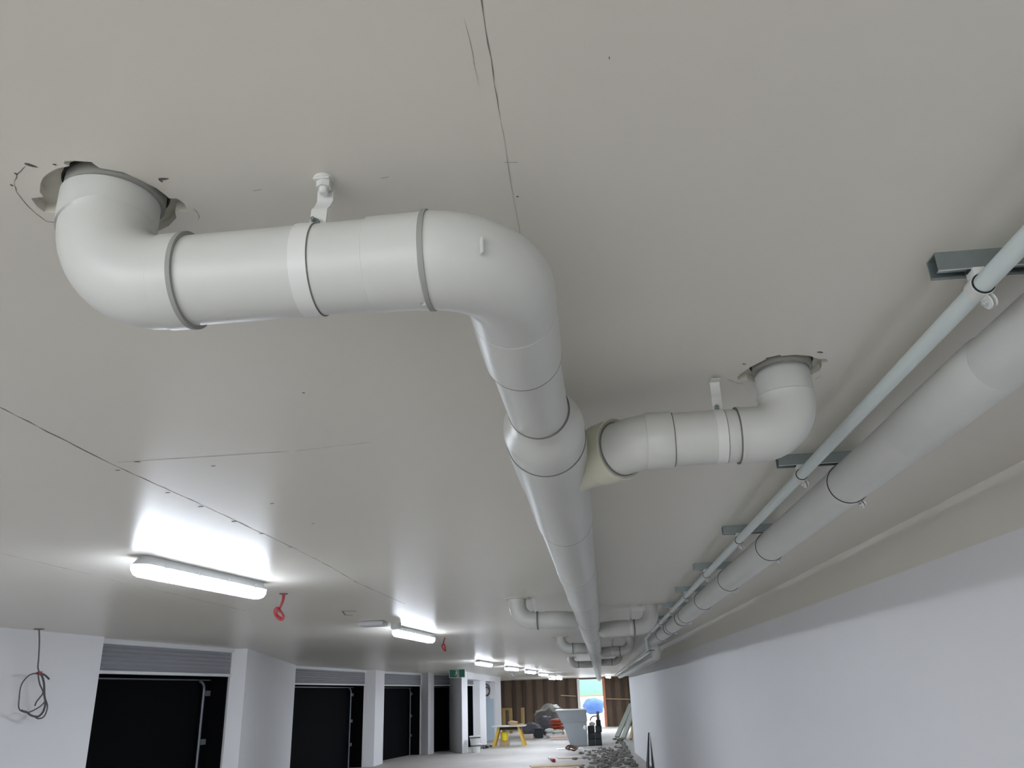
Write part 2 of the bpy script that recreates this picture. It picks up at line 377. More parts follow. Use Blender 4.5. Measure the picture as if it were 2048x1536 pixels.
# small dark doorway near the far corner
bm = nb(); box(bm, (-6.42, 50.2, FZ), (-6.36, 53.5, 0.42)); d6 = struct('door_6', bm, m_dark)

# far wall of brown boards with opening
bm = nb()
box(bm, (-9, 55.5, FZ), (-1.0, 55.8, 1.0)); box(bm, (0.58, 55.5, FZ), (4, 55.8, 1.0)); box(bm, (-1.0, 55.5, 0.90), (0.58, 55.8, 1.0))
far = struct('wall_far', bm, m_brown)
for x in (-5.95, -5.2, -4.55, -3.85, -3.15, -2.45, -1.75, 1.15, 1.75, 2.2):
    bm = nb(); box(bm, (x - 0.09, 55.36, FZ), (x + 0.09, 55.5, 1.0)); struct('batten', bm, m_batten, far)
for x0, x1, z, m_ in ((-2.2, -1.2, -0.05, m_timber), (0.7, 2.2, -0.35, m_timber)):
    bm = nb(); obox(bm, ((x0 + x1) / 2, 55.3, z), ((x1 - x0) / 2, 0, -0.04), (0, 0.03, 0), (0, 0, 0.025)); struct('brace', bm, m_, far)
bm = nb(); box(bm, (-1.12, 55.2, FZ), (-0.95, 55.5, 0.95)); struct('trim_3', bm, m_white)
bm = nb(); box(bm, (0.50, 55.2, FZ), (0.66, 55.5, 0.95)); struct('trim_4', bm, m_orange)

# ================================================================ PIPEWORK
def shade_ring(root, c, ax, r, wd=0.003):
    bm = nb(); ring(bm, c, ax, r - 0.006, r + 0.0012, wd); return obj('joint_shade_ring', bm, m_shade_mark, root)  # dark ring, the thin shadow behind a socket lip as colour
ZP = 0.788
# near left run
near = thing('drain_pipe', 'near white drain pipe from the left ceiling hole, with two big elbows', 'pipe', (-0.5, 1.33, ZP), 'suspended white drain pipes')
bm = nb()
p = [(-0.938, 1.335, 1.14), (-0.938, 1.335, 0.9922), (-0.938, 1.335, 0.992), (-0.938, 1.335, 0.94), (-0.938, 1.335, 0.936)]
r_ = [0.086, 0.086, 0.0955, 0.0955, 0.0965]
a = arc((-0.935, 1.335, 0.788 + 0.142), (0, 0, -1), (1, 0, 0), 0.142)
p += a + [(-0.788, 1.335, ZP), (-0.786, 1.335, ZP), (-0.745, 1.335, ZP)]; r_ += [0.0930] * (len(a) + 1) + [0.0955, 0.0955]
tube(bm, p, r_); obj('elbow', bm, m_pvc, near)
bm = nb(); ring(bm, (-0.740, 1.335, ZP), (1, 0, 0), 0.088, 0.0970, 0.009); obj('socket_lip', bm, m_soft_shade, near)
bm = nb(); tube(bm, [(-0.74, 1.335, ZP), (-0.33, 1.33, ZP)], 0.0890); obj('pipe', bm, m_pvc, near)
bm = nb(); tube(bm, [(-0.375, 1.33, ZP), (-0.373, 1.33, ZP), (-0.268, 1.33, ZP), (-0.262, 1.33, ZP)], [0.0895, 0.0925, 0.0945, 0.0945]); obj('coupling', bm, m_pvc, near)
bm = nb(); ring(bm, (-0.262, 1.33, ZP), (1, 0, 0), 0.088, 0.0980, 0.009); obj('socket_lip', bm, m_soft_shade, near)
bm = nb(); a = arc((-0.277, 1.33, ZP), (1, 0, 0), (0, 1, 0), 0.155, 20)
p = [(-0.268, 1.33, ZP)] + a + [(-0.122, 1.56, ZP)]; tube(bm, p, 0.0955); el = obj('elbow', bm, m_pvc, near)
bm = nb(); obox(bm, (-0.152, 1.262, 0.770), (0.0022, 0.0010, 0), (-0.0025, 0.005, 0), (0, 0, 0.0165), 0.001); obj('moulding_mark', bm, m_pvc, near)
bm = nb(); tube(bm, [(-0.122, 1.56, ZP), (-0.122, 1.562, ZP), (-0.122, 1.80, ZP), (-0.122, 1.813, ZP)], [0.0960, 0.0962, 0.0962, 0.0960]); obj('coupling', bm, m_pvc, near)
shade_ring(near, (-0.122, 1.815, ZP), (0, 1, 0), 0.0950)
bm = nb(); tube(bm, [(-0.122, 1.80, ZP), (-0.111, 2.27, ZP)], 0.0885); obj('pipe', bm, m_pvc, near)
# thick trunk
TR = [(-0.108, 2.2), (-0.104, 2.5), (-0.075, 4.9), (-0.035, 8.0), (0.05, 16.0), (0.11, 24), (0.26, 46), (0.29, 50)]
def trx(y):
    for (x0, y0), (x1, y1) in zip(TR, TR[1:]):
        if y <= y1: return x0 + (x1 - x0) * (y - y0) / (y1 - y0)
    return TR[-1][0]
ZT = 0.782
trunk = thing('drain_pipe', 'thick white trunk drain pipe running away along the middle of the ceiling', 'pipe', (-0.1, 2.5, ZT), 'suspended white drain pipes')
bm = nb(); q = [(2.235, 0.0900), (2.25, 0.0925), (2.285, 0.0935), (2.315, 0.102), (2.37, 0.125), (2.40, 0.1280), (2.505, 0.1280)]
tube(bm, [(trx(y), y, ZT + 0.006 * (2.5 - y) / 0.25) for y, r in q], [r for y, r in q], 64); obj('reducer', bm, m_pvc, trunk)
shade_ring(trunk, (trx(2.229) - 0.002, 2.229, ZT + 0.006), (0, 1, 0), 0.0908, 0.004)
shade_ring(trunk, (trx(2.495), 2.495, ZT), (0, 1, 0), 0.1292, 0.005)
bm = nb(); q = [(2.50, 0.1305), (2.52, 0.1318), (2.93, 0.1318), (2.97, 0.1295), (3.35, 0.1295), (3.39, 0.1318), (3.77, 0.1318), (3.787, 0.131)]
tube(bm, [(trx(y), y, ZT) for y, r in q], [r for y, r in q], 64)
jx, jy = -0.085, 2.935; dxy = Vector((0.68, -0.733, 0)).normalized()
e0 = Vector((jx, jy, ZP)); e1 = Vector((0.142, 2.691, ZP))
tube(bm, [e0, e0.lerp(e1, 0.72), e0.lerp(e1, 0.76), e1], [0.1005, 0.1000, 0.1045, 0.1055], 56); obj('wye', bm, m_pvc_cream if False else m_pvc, trunk)
bm = nb(); e2 = e1 - dxy * 0.012
tube(bm, [e0 + dxy * 0.13, e0.lerp(e1, 0.72), e0.lerp(e1, 0.74), e1], [0.1012, 0.1012, 0.1085, 0.1095], 56); obj('branch_socket', bm, m_pvc_cream, trunk)
shade_ring(trunk, (trx(3.79), 3.79, ZT), (0, 1, 0), 0.1300, 0.006)
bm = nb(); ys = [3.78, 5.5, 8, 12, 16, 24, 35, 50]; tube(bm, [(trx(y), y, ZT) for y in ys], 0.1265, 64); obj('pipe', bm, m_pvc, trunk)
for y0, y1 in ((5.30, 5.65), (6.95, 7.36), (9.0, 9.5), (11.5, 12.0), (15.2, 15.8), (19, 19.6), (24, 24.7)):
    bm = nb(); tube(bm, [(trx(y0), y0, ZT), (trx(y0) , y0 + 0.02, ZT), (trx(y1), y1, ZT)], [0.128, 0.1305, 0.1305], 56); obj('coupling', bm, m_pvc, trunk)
    shade_ring(trunk, (trx(y1), y1 + 0.002, ZT), (0, 1, 0), 0.1290, 0.008)
# right branch near
brn = thing('drain_pipe', 'short white branch pipe rising into the ceiling hole near the right wall', 'pipe', (0.5, 2.59, ZP), 'suspended white drain pipes')
bm = nb(); st = Vector((0.126, 2.708, ZP)); n0 = Vector((0.172, 2.662, ZP))
a = arc(n0, dxy, (1, 0, 0), 0.14, 8); ye = a[-1].y
tube(bm, [st] + a + [(0.30, ye, ZP)], 0.0925); obj('bend', bm, m_pvc, brn)
shade_ring(brn, e1 + dxy * 0.001, dxy, 0.0955, 0.004)
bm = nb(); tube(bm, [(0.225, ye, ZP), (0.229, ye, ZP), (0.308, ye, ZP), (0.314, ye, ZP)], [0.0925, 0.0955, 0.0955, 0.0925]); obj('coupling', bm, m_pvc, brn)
shade_ring(brn, (0.316, ye, ZP), (1, 0, 0), 0.0905, 0.002)
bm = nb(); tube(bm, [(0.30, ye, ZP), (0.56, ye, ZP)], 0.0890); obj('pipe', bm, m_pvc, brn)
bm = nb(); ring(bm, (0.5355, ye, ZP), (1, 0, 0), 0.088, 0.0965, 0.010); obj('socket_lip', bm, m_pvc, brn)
shade_ring(brn, (0.5285, ye, ZP), (1, 0, 0), 0.0945, 0.003)
bm = nb(); a = arc((0.709 - 0.114, ye, ZP), (1, 0, 0), (0, 0, 1), 0.114)
p = [(0.535, ye, ZP)] + a + [(0.709, ye, 0.916), (0.709, ye, 0.919), (0.709, ye, 0.998), (0.709, ye, 1.14)]
tube(bm, p, [0.0935] * (len(a) + 1) + [0.0960, 0.0925, 0.0915, 0.0860]); obj('elbow', bm, m_pvc, brn)

# further rows of branches into the trunk
def branch(side, y, xr, yr, label, ZP=0.788, m_=m_pvc):
    """side -1 left, +1 right; riser at (xr, yr)"""
    root = thing('drain_pipe', label, 'pipe', (xr, yr, ZP), 'suspended white drain pipes')
    xt = trx(y + 0.6); sg = -side
    bm = nb(); a = arc((xr, yr, ZP + 0.17), (0, 0, -1), (sg, 0, 0), 0.17, 10)
    tube(bm, [(xr, yr, 1.12), (xr, yr, 0.995)] + a + [a[-1] + Vector((sg * 0.06, 0, 0))], 0.092, 28); obj('elbow', bm, m_, root)
    xe = a[-1].x + sg * 0.04
    bm = nb(); tube(bm, [(xe, yr, ZP), (xt + side * 0.36, yr + 0.02, ZP)], 0.087, 28); obj('pipe', bm, m_, root)
    bm = nb(); b0 = Vector((xt + side * 0.38, yr + 0.02, ZP)); a2 = arc(b0, (sg, 0, 0), (sg * 0.7, 0.7, 0), 0.14, 6)
    tube(bm, [b0 - Vector((sg * 0.08, 0, 0))] + a2 + [a2[-1] + Vector((sg * 0.12, 0.12, 0))], 0.094, 28); obj('wye', bm, m_, root)
    bm = nb(); tube(bm, [(xe - sg * 0.005, yr, ZP), (xe + sg * 0.012, yr, ZP)], 0.0955, 28); obj('joint_shade_ring', bm, m_shade_mark, root)  # joint shadow painted as a dark ring
    bm = nb(); prism(bm, circle(xr, yr, 0.15, 20), 0.990, 1.001); obj('ceiling_flange', bm, m_recess, root)
    return root
branch(-1, 9.0, -0.775, 8.95, 'white branch pipe with elbow left of the trunk, first row beyond the near branch', 0.758)
branch(1, 10.1, 0.74, 10.2, 'white branch pipe with elbow right of the trunk, beside the steel channels', 0.735)
branch(-1, 15.2, -0.56, 15.4, 'white branch pipe left of the trunk, second row away')
branch(1, 16.2, 0.74, 16.3, 'white branch pipe right of the trunk, second row away, near the pipe offset', 0.75)
branch(-1, 22.5, -0.62, 24.0, 'far left white branch pipe just above the row of distant lamps')
branch(1, 22.5, 0.72, 23.0, 'far right white branch pipe just short of the bright opening')

# hangers
def hanger(x, y, zc, rp, label, detailed=True, face=-1):
    root = thing('pipe_hanger', label, 'bracket', (x, y, 1.0), 'white pipe hangers')
    zt = zc + rp
    if detailed:
        bm = nb(); tube(bm, [(x, y, 1.0), (x, y, 0.9945), (x, y, 0.992)], [0.021, 0.021, 0.018], 28); obj('washer', bm, m_white, root)
        bm = nb(); hexnut(bm, (x + 0.002, y - 0.004, 0.983), (0, 0, 1), 0.0155, 0.018); obj('nut', bm, m_white, root, False)
        bm = nb(); tube(bm, [(x + 0.002, y - 0.004, 0.98), (x + 0.002, y - 0.004, 0.963), (x + 0.002, y - 0.004, 0.961)], [0.0095, 0.0095, 0.007], 16); obj('bolt', bm, m_white, root)
    # S shaped flat strap
    bm = nb(); hw = 0.0165; t = 0.003
    prof = [(y - 0.02, 0.9905), (y + 0.012, 0.9905), (y + 0.0165, 0.985), (y + 0.0165, 0.955), (y + 0.006, 0.935), (y - 0.002, 0.925), (y - 0.004, zt - 0.006)]
    A = []
    for i, (yy, z) in enumerate(prof):
        if i in (0,): off = (0, -t)
        elif i == 1: off = (0, -t)
        elif i == 2: off = (-t, -t * .3)
        else: off = (-t, 0)
        xs = x if i < 3 else x - 0.006 * (i - 3) / 3
        A.append([bm.verts.new(V((xs - hw, yy, z))), bm.verts.new(V((xs + hw, yy, z))), bm.verts.new(V((xs + hw, yy + off[0], z + off[1]))), bm.verts.new(V((xs - hw, yy + off[0], z + off[1])))])
    for a, b in zip(A, A[1:]):
        for k in range(4): bm.faces.new((a[k], b[k], b[(k + 1) % 4], a[(k + 1) % 4]))
    bm.faces.new(A[0]); bm.faces.new(A[-1][::-1])
    ds = obj('drop_strap', bm, m_white, root)
    bm = nb(); hexnut(bm, (x - 0.008, y - 0.0125, zt + 0.012), (0, 1, 0), 0.009, 0.009); tube(bm, [(x - 0.008, y - 0.012, zt + 0.012), (x - 0.010, y - 0.026, zt + 0.014)], 0.0045, 10)
    obj('clamp_bolt', bm, m_galv, ds)
    bm = nb(); ring(bm, (x - 0.012, y, zc), (1, 0, 0), rp - 0.0005, rp + 0.0028, 0.034); cb = obj('clamp_band', bm, m_white, root)
    bm = nb(); ring(bm, (x + 0.006, y, zc), (1, 0, 0), rp - 0.001, rp + 0.0018, 0.002); obj('band_edge', bm, m_shade_mark, cb)
    return root
hanger(-0.482, 1.332, ZP, 0.0890, 'white bolted hanger bracket on the near left drain pipe')
hanger(0.482, ye, ZP, 0.0890, 'white hanger bracket on the short branch pipe at right', False)
hanger(-0.60, 8.98, 0.758, 0.087, 'white hanger on the first far branch pipe left of the trunk', False)
hanger(0.50, 10.2, 0.735, 0.087, 'white hanger on the far branch pipe beside the steel channels', False)
hanger(0.40, 16.32, 0.75, 0.087, 'small distant white hanger on the second branch right of the trunk', False)

# right-hand services
def xs_(y): return 1.014 - 0.003 * y
def xb_(y): return 1.236 - 0.008 * y
zs, rs = 0.900, 0.0236
zb, rb = 0.853, 0.0905
water = thing('water_pipe', 'thin pale blue-grey pipe running along the right side under the steel channels', 'pipe', (xs_(2), 2, zs))
bm = nb(); tube(bm, [(xs_(-3), -3, zs), (xs_(0), 0, zs), (xs_(8), 8, zs), (xs_(15.0), 15.0, zs)], rs, 28); obj('pipe', bm, m_small, water)
bm = nb(); tube(bm, [(xs_(15.0), 14.9, zs), (xs_(15.0), 15.1, zs), (xs_(15.0) + 0.01, 15.2, zs - 0.05), (xs_(15.0) + 0.01, 15.25, 0.70), (0.93, 15.4, 0.66), (0.90, 22, 0.66), (0.84, 33, 0.66)], 0.024, 16); obj('offset_pipe', bm, m_small, water)
big = thing('service_pipe', 'large pale grey pipe along the right wall, beside the thin pipe', 'pipe', (xb_(2), 2, zb))
bm = nb(); tube(bm, [(xb_(-3), -3, zb), (xb_(0), 0, zb), (xb_(8), 8, zb), (xb_(15.4), 15.4, zb)], rb, 48); obj('pipe', bm, m_pvc2, big)
bm = nb(); tube(bm, [(xb_(2.25), 2.25, zb), (xb_(2.9), 2.27, zb), (xb_(2.9), 2.9, zb), (xb_(2.9), 2.92, zb)], [rb, rb + .003, rb + .003, rb], 48); obj('coupling', bm, m_pvc2, big)
bm = nb(); X0 = xb_(15.4); a = arc((X0, 15.35, zb), (0, 1, 0), (0, 0, -1), 0.11, 6)
b_ = arc(a[-1] + Vector((0.03, 0, -0.02)), (0, 0, -1), (0, 1, 0), 0.11, 6)
tube(bm, [(X0, 15.2, zb)] + a + b_ + [(X0 + 0.02, 17, b_[-1].z), (1.10, 26, b_[-1].z), (1.0, 33, b_[-1].z)], rb, 32); obj('offset_pipe', bm, m_pvc2, big)
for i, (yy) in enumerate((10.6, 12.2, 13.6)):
    bm = nb(); tube(bm, [(xb_(yy), yy, zb), (xb_(yy), yy + 0.06, zb)], rb + 0.004, 40); obj('joint_shade_ring', bm, m_shade_mark, big)  # dark rings, shade at the joints put into colour
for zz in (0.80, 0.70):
    bm = nb(); ring(bm, (X0 + 0.01, 15.47, zz), (0, 0, 1), rb - 0.002, rb + 0.006, 0.014); obj('joint_shade_ring', bm, m_shade_mark, big)  # same painted joint shade on the offset

# steel channels
strut_y = [1.842, 3.667, 5.346, 6.975, 8.56, 10.2, 11.9, 13.6]
words = ['nearest', 'second', 'third', 'fourth', 'fifth', 'sixth', 'seventh', 'farthest']
def strut(y, x0, x1, label):
    root = thing('steel_channel', label, 'channel', (x0, y, 1.0), 'galvanised channels along the right wall')
    w_, h_, t = 0.052, 0.052, 0.0035
    bm = nb(); box(bm, (x0, y, 0.9965), (x1, y + w_, 1.0)); obj('web', bm, m_galv, root, False)
    for k, (ya, s) in enumerate(((y, 1), (y + w_ - t, -1))):
        bm = nb(); box(bm, (x0, ya, 1.0 - h_), (x1, ya + t, 0.9965)); 
        yl = ya + t if s == 1 else ya; box(bm, (x0, min(yl, yl + s * 0.010), 1.0 - h_), (x1, max(yl, yl + s * 0.010), 1.0 - h_ + 0.003))
        fl = obj('flange', bm, m_galv, root, False)
    bm = nb(); box(bm, (x0 - 0.0004, y - 0.0006, 1.0 - h_ - 0.0008), (x1, y + 0.003, 1.0 - h_ + 0.002)); obj('lip_edge', bm, m_bright, root, False)
    return root
def pclamp(x, y, zc, rp, label, big_=False, m_=m_white):
    root = thing('pipe_clamp', label, 'clamp', (x, y, 0.955), 'two-piece pipe clamps')
    wd = 0.040 if not big_ else 0.030; t = 0.006; yc = y
    bm = nb(); ring(bm, (x, yc, zc), (0, 1, 0), rp - 0.0005, rp + t, wd); obj('band', bm, m_, root)
    bm = nb(); ring(bm, (x, yc - wd / 2 - 0.0015, zc), (0, 1, 0), rp - 0.001, rp + t * 0.6, 0.003); obj('rubber_liner', bm, m_black, root)
    # ears at lower left side, bolt between
    ang = math.radians(-70 if not big_ else -62); dr = Vector((math.cos(ang), 0, math.sin(ang))); tn = Vector((-dr.z, 0, dr.x))
    c = Vector((x, yc, zc))
    for s in (-1, 1):
        bm = nb(); e = c + dr * (rp + t + 0.009) + tn * s * 0.006
        tube(bm, [e - Vector((0, 0.0, 0)) - tn * 0.002 + dr * 0.002, e + tn * 0.002 + dr * 0.002], 0.019, 20); obox(bm, e - dr * 0.007, dr * 0.008, Vector((0, 0.015, 0)), tn * 0.002); ear = obj('ear', bm, m_, root)
    bm = nb(); e = c + dr * (rp + t + 0.012); hexnut(bm, e - tn * 0.012, tn, 0.0085, 0.007); hexnut(bm, e + tn * 0.012, tn, 0.0085, 0.007); tube(bm, [e - tn * 0.021, e + tn * 0.018], 0.0045, 10); obj('bolt', bm, m_bright, ear)
    if not big_:
        bm = nb(); tube(bm, [e - tn * 0.0045 + Vector((0, 0, 0)), e + tn * 0.0045], 0.002, 8)
        obj('pin', bm, m_black, root)
    zt = 0.948; bm = nb()
    if zc + rp + t < zt - 0.004:
        box(bm, (x - 0.014, yc - wd / 2, zc + rp), (x + 0.014, yc + wd / 2, zt), 0.002); obj('stand_off', bm, m_, root)
    bm = nb(); box(bm, (x - 0.02, yc - 0.010, 0.944), (x + 0.02, yc + 0.012, 0.952)); obj('channel_nut', bm, m_black, root)
    return root
for i, y in enumerate(strut_y):
    strut(y, 0.918 - 0.006 * i, 1.36, 'galvanised steel channel on the ceiling carrying both pipes, %s from the camera' % words[i])
    pclamp(xs_(y), y + 0.012, zs, rs, 'white clamp with bolt holding the thin pipe at the %s channel' % words[i])
    pclamp(xb_(y), y + 0.030, zb, rb, 'pale clamp holding the large grey pipe at the %s channel' % words[i], True)

# ================================================================ LAMPS
def stadium(L, W, n=10, r=None):
    r = W / 2; pts = []
    for k in range(n + 1):
        t = -math.pi / 2 + math.pi * k / n; pts.append((L / 2 - r + r * math.cos(t), r * math.sin(t)))
    for k in range(n + 1):
        t = math.pi / 2 + math.pi * k / n; pts.append((-L / 2 + r + r * math.cos(t), r * math.sin(t)))
    return pts
def loft(bm, c, u, secs, W):
    """secs: (z, L, W)"""
    u = Vector(u).normalized(); v = Vector((-u.y, u.x, 0)); R = []
    for z, L, W_ in secs:
        R.append([bm.verts.new(V(Vector((c[0], c[1], 0)) + u * a + v * b + Vector((0, 0, z)))) for a, b in stadium(L, W_)])
    n = len(R[0])
    for a, b in zip(R, R[1:]):
        for k in range(n): bm.faces.new((a[k], a[(k + 1) % n], b[(k + 1) % n], b[k]))
    bm.faces.new(R[0]); bm.faces.new(R[-1][::-1])
def lamp(p0, p1, label, detail=True):
    c = ((p0[0] + p1[0]) / 2, (p0[1] + p1[1]) / 2); u = Vector((p1[0] - p0[0], p1[1] - p0[1], 0)); L = u.length; u.normalize()
    root = thing('ceiling_lamp', label, 'lamp', (c[0], c[1], 1.0), 'long weatherproof ceiling lamps')
    W_ = 0.14
    bm = nb(); loft(bm, c, u, [(0.998, L * 0.93, 0.10), (0.985, L * 0.94, 0.11), (0.945, L * 0.985, 0.135), (0.935, L, 0.145)], W_); obj('housing', bm, m_house, root)
    bm = nb(); loft(bm, c, u, [(0.935, L * 0.997, 0.148), (0.905, L * 0.995, 0.146), (0.875, L * 0.965, 0.125), (0.862, L * 0.93, 0.09)], W_); obj('diffuser', bm, m_diff, root)
    if detail:
        v = Vector((-u.y, u.x, 0))
        for s in (-1, 1):
            for k in (-0.36, -0.12, 0.12, 0.36):
                bm = nb(); q = Vector((c[0], c[1], 0.945)) + u * L * k + v * s * 0.0725
                obox(bm, q, u * 0.012, v * 0.003, (0, 0, 0.016), 0.001); obj('clip', bm, m_house, root)
    return root
lamp((-3.075, 5.28), (-2.83, 6.92), 'long bright lamp nearest the camera, beside the hanging red cable')
lamp((-2.76, 11.66), (-2.59, 13.5), 'second bright lamp from the camera, with a grey box at its end')
lamp((-3.2, 23.3), (-3.05, 25.2), 'third bright lamp, above the green exit sign')
lamp((-2.95, 28.7), (-2.72, 30.4), 'fourth bright lamp, small and beyond the exit sign', False)
lamp((-2.62, 33.2), (-2.42, 35.1), 'fifth bright lamp, small in the distant row', False)
lamp((-2.42, 38.4), (-2.2, 40.2), 'sixth bright lamp, before the pair at the brown wall', False)
lamp((-2.5, 48.6), (-2.33, 50.2), 'left lamp of the distant pair in front of the brown wall', False)
lamp((-2.12, 49.4), (-1.95, 51.0), 'right lamp of the distant pair in front of the brown wall', False)
lamp((0.75, 50.0), (0.95, 51.7), 'distant lamp at the right side over the bright opening', False)
lamp((1.50, 47.0), (1.55, 48.6), 'distant lamp close to the end of the right wall', False)
lamp((-3.35, -2.6), (-3.2, -0.9), 'lamp on the ceiling behind the viewer, out of the picture at left')
bx_ = thing('junction_box', 'flat grey box on the ceiling at the end of the second lamp', 'box', (-2.72, 10.9, 1.0))
bm = nb(); box(bm, (-3.06, 10.75, 0.94), (-2.72, 11.05, 1.0), 0.02); obj('body', bm, m_house, bx_)
bm = nb(); tube(bm, [(-2.66, 11.25, 1.0), (-2.66, 11.25, 0.93), (-2.66, 11.25, 0.915)], [0.07, 0.07, 0.045], 20); obj('sensor_dome', bm, m_white, bx_)

# ================================================================ CABLES
def cable(name, label, cat, paths, rad, m_, org):
    root = thing(name, label, cat, org)
    for nm, pts, r in paths:
        P = [Vector(p) for p in pts]; Q = []
        for i in range(len(P) - 1):      # catmull-rom
            p0, p1, p2, p3 = P[max(i - 1, 0)], P[i], P[i + 1], P[min(i + 2, len(P) - 1)]
            for k in range(6):
                t = k / 6; Q.append(0.5 * ((2 * p1) + (p2 - p0) * t + (2 * p0 - 5 * p1 + 4 * p2 - p3) * t * t + (3 * p1 - p0 - 3 * p2 + p3) * t ** 3))
        Q.append(P[-1]); bm = nb(); tube(bm, Q, r, 8); obj(nm, bm, m_, root)
    return root
X = -6.92
A_ = [(X, 10.053, 0.479), (X, 10.12, 0.438), (X, 10.182, 0.346), (X, 10.224, 0.219), (X, 10.269, 0.134), (X, 10.264, 0.05), (X, 10.229, 0.001), (X + .02, 10.127, -0.03), (X, 10.027, -0.011), (X, 9.95, 0.023), (X, 9.839, 0.046)]
B_ = [(X, 10.053, 0.479), (X - .02, 9.921, 0.459), (X - .03, 9.832, 0.391), (X - .03, 9.79, 0.309), (X - .03, 9.8, 0.179), (X - .03, 9.833, 0.066), (X - .02, 9.95, 0.023), (X, 10.04, 0.038), (X + .02, 10.161, 0.094), (X + .02, 10.229, 0.151)]
C_ = [(X, 10.053, 0.479), (X + .03, 10.002, 0.436), (X + .03, 10.056, 0.344), (X + .03, 10.144, 0.252), (X + .03, 10.094, 0.186), (X + .03, 10.05, 0.145), (X + .03, 10.03, 0.095)]
D_ = [(X + .03, 10.144, 0.252), (X + .03, 10.208, 0.177), (X + .03, 10.274, 0.092), (X + .03, 10.269, 0.009), (X + .03, 10.227, -0.04), (X + .03, 10.147, -0.053), (X + .03, 10.089, -0.041)]
cw = cable('cable_coil', 'dark coiled cable hanging from the ceiling in front of the left white wall', 'cable',
      [('drop', [(X, 9.901, 1.0), (X, 9.948, 0.85), (X, 9.987, 0.664), (X, 10.001, 0.562), (X, 10.02, 0.52), (X, 10.053, 0.479)], 0.009), ('tail', [(X, 10.053, 0.479), (X, 10.126, 0.468), (X, 10.188, 0.448), (X, 10.263, 0.411)], 0.012),
       ('loop', A_, 0.013), ('loop', B_, 0.008), ('loop', C_, 0.009), ('loop', D_, 0.009)], 0.01, m_wire, (X, 9.9, 1.0))
bm = nb(); obox(bm, (X, 10.05, 0.479), (0.02, 0, 0), (0, 0.03, 0.005), (0, 0, 0.016), 0.004); obj('red_tie', bm, m_red, cw)
bm = nb(); prism(bm, circle(X, 9.9, 0.06, 16), 0.992, 1.0); obj('ceiling_rose', bm, m_shade_mark, cw)
y = 7.65
rc = cable('cable_coil', 'looped red cable hanging from the ceiling beyond the nearest lamp', 'cable',
      [('drop', [(-2.918, y, 1.0), (-2.92, y, 0.936), (-2.94, y, 0.868)], 0.009), ('drop', [(-2.905, y, 1.0), (-2.91, y, 0.936), (-2.938, y, 0.868)], 0.009),
       ('loop', [(-2.944, y, 0.868), (-2.98, y, 0.865), (-2.991, y, 0.827), (-2.965, y, 0.784), (-2.922, y, 0.756), (-2.9, y, 0.772), (-2.917, y, 0.816), (-2.961, y, 0.86)], 0.010),
       ('loop', [(-2.944, y + .02, 0.868), (-2.97, y + .02, 0.85), (-2.975, y + .02, 0.82), (-2.95, y + .02, 0.79), (-2.92, y + .02, 0.775), (-2.905, y + .02, 0.79), (-2.93, y + .02, 0.83), (-2.955, y + .02, 0.86)], 0.008)], 0.01, m_red, (-2.91, y, 1.0))
bm = nb(); prism(bm, circle(-2.915, y, 0.04, 16), 0.992, 1.0); obj('ceiling_rose', bm, m_shade_mark, rc)
y = 14.4
cable('cable_coil', 'small looped red cable hanging from the ceiling beyond the second lamp', 'cable',
      [('drop', [(-2.534, y, 1.0), (-2.551, y, 0.954), (-2.562, y, 0.902)], 0.010), ('loop', [(-2.562, y, 0.902), (-2.585, y, 0.856), (-2.557, y, 0.808), (-2.524, y, 0.785), (-2.535, y, 0.849), (-2.557, y, 0.902)], 0.013)], 0.01, m_red, (-2.534, y, 1.0))
y = 30.8
cable('cable_coil', 'tiny dark looped cable hanging under the fourth lamp in the distance', 'cable',
      [('drop', [(-2.9, y, 1.0), (-2.9, y, 0.85)], 0.02), ('loop', [(-2.9, y, 0.86), (-2.97, y, 0.80), (-2.90, y, 0.70), (-2.84, y, 0.78), (-2.9, y, 0.86)], 0.02)], 0.01, m_wire, (-2.9, y, 1.0))

# exit sign
ex = thing('exit_sign', 'green exit sign with running figure hanging from the ceiling before the columns', 'sign', (-4.68, 29.0, 1.0))
bm = nb(); box(bm, (-4.96, 29.0, 0.68), (-4.40, 29.1, 0.96), 0.008); obj('case', bm, m_signw, ex)
bm = nb(); box(bm, (-4.94, 28.985, 0.695), (-4.42, 29.002, 0.94)); obj('panel', bm, m_green, ex)
bm = nb()
cx, cz, yy = -4.69, 0.82, 28.975
def bar(a, b, t): 
    a = Vector((cx + a[0], yy, cz + a[1])); b = Vector((cx + b[0], yy, cz + b[1])); d = (b - a) / 2; n_ = Vector((-d.z, 0, d.x)).normalized() * t
    obox(bm, (a + b) / 2, d, (0, 0.008, 0), n_)
tube(bm, [(cx - 0.005, yy - 0.008, cz + 0.072), (cx - 0.005, yy + 0.008, cz + 0.072)], 0.018, 14)
bar((-0.01, 0.05), (0.005, -0.01), 0.016); bar((0.005, -0.01), (-0.035, -0.045), 0.010); bar((-0.035, -0.045), (-0.075, -0.04), 0.009); bar((0.005, -0.01), (0.035, -0.05), 0.010); bar((0.035, -0.05), (0.03, -0.095), 0.009)
bar((-0.01, 0.045), (-0.05, 0.015), 0.008); bar((-0.01, 0.045), (0.04, 0.02), 0.008)
for a, b in (((0.07, 0.09), (0.07, -0.10)), ((0.07, 0.09), (-0.06, 0.095)), ((0.07, -0.10), (-0.02, -0.10))): bar(a, b, 0.006)
obj('running_figure', bm, m_signw, ex, False)
bm = nb(); tube(bm, [(-4.68, 29.05, 0.96), (-4.68, 29.05, 1.0)], 0.02, 10); obj('stem', bm, m_signw, ex)

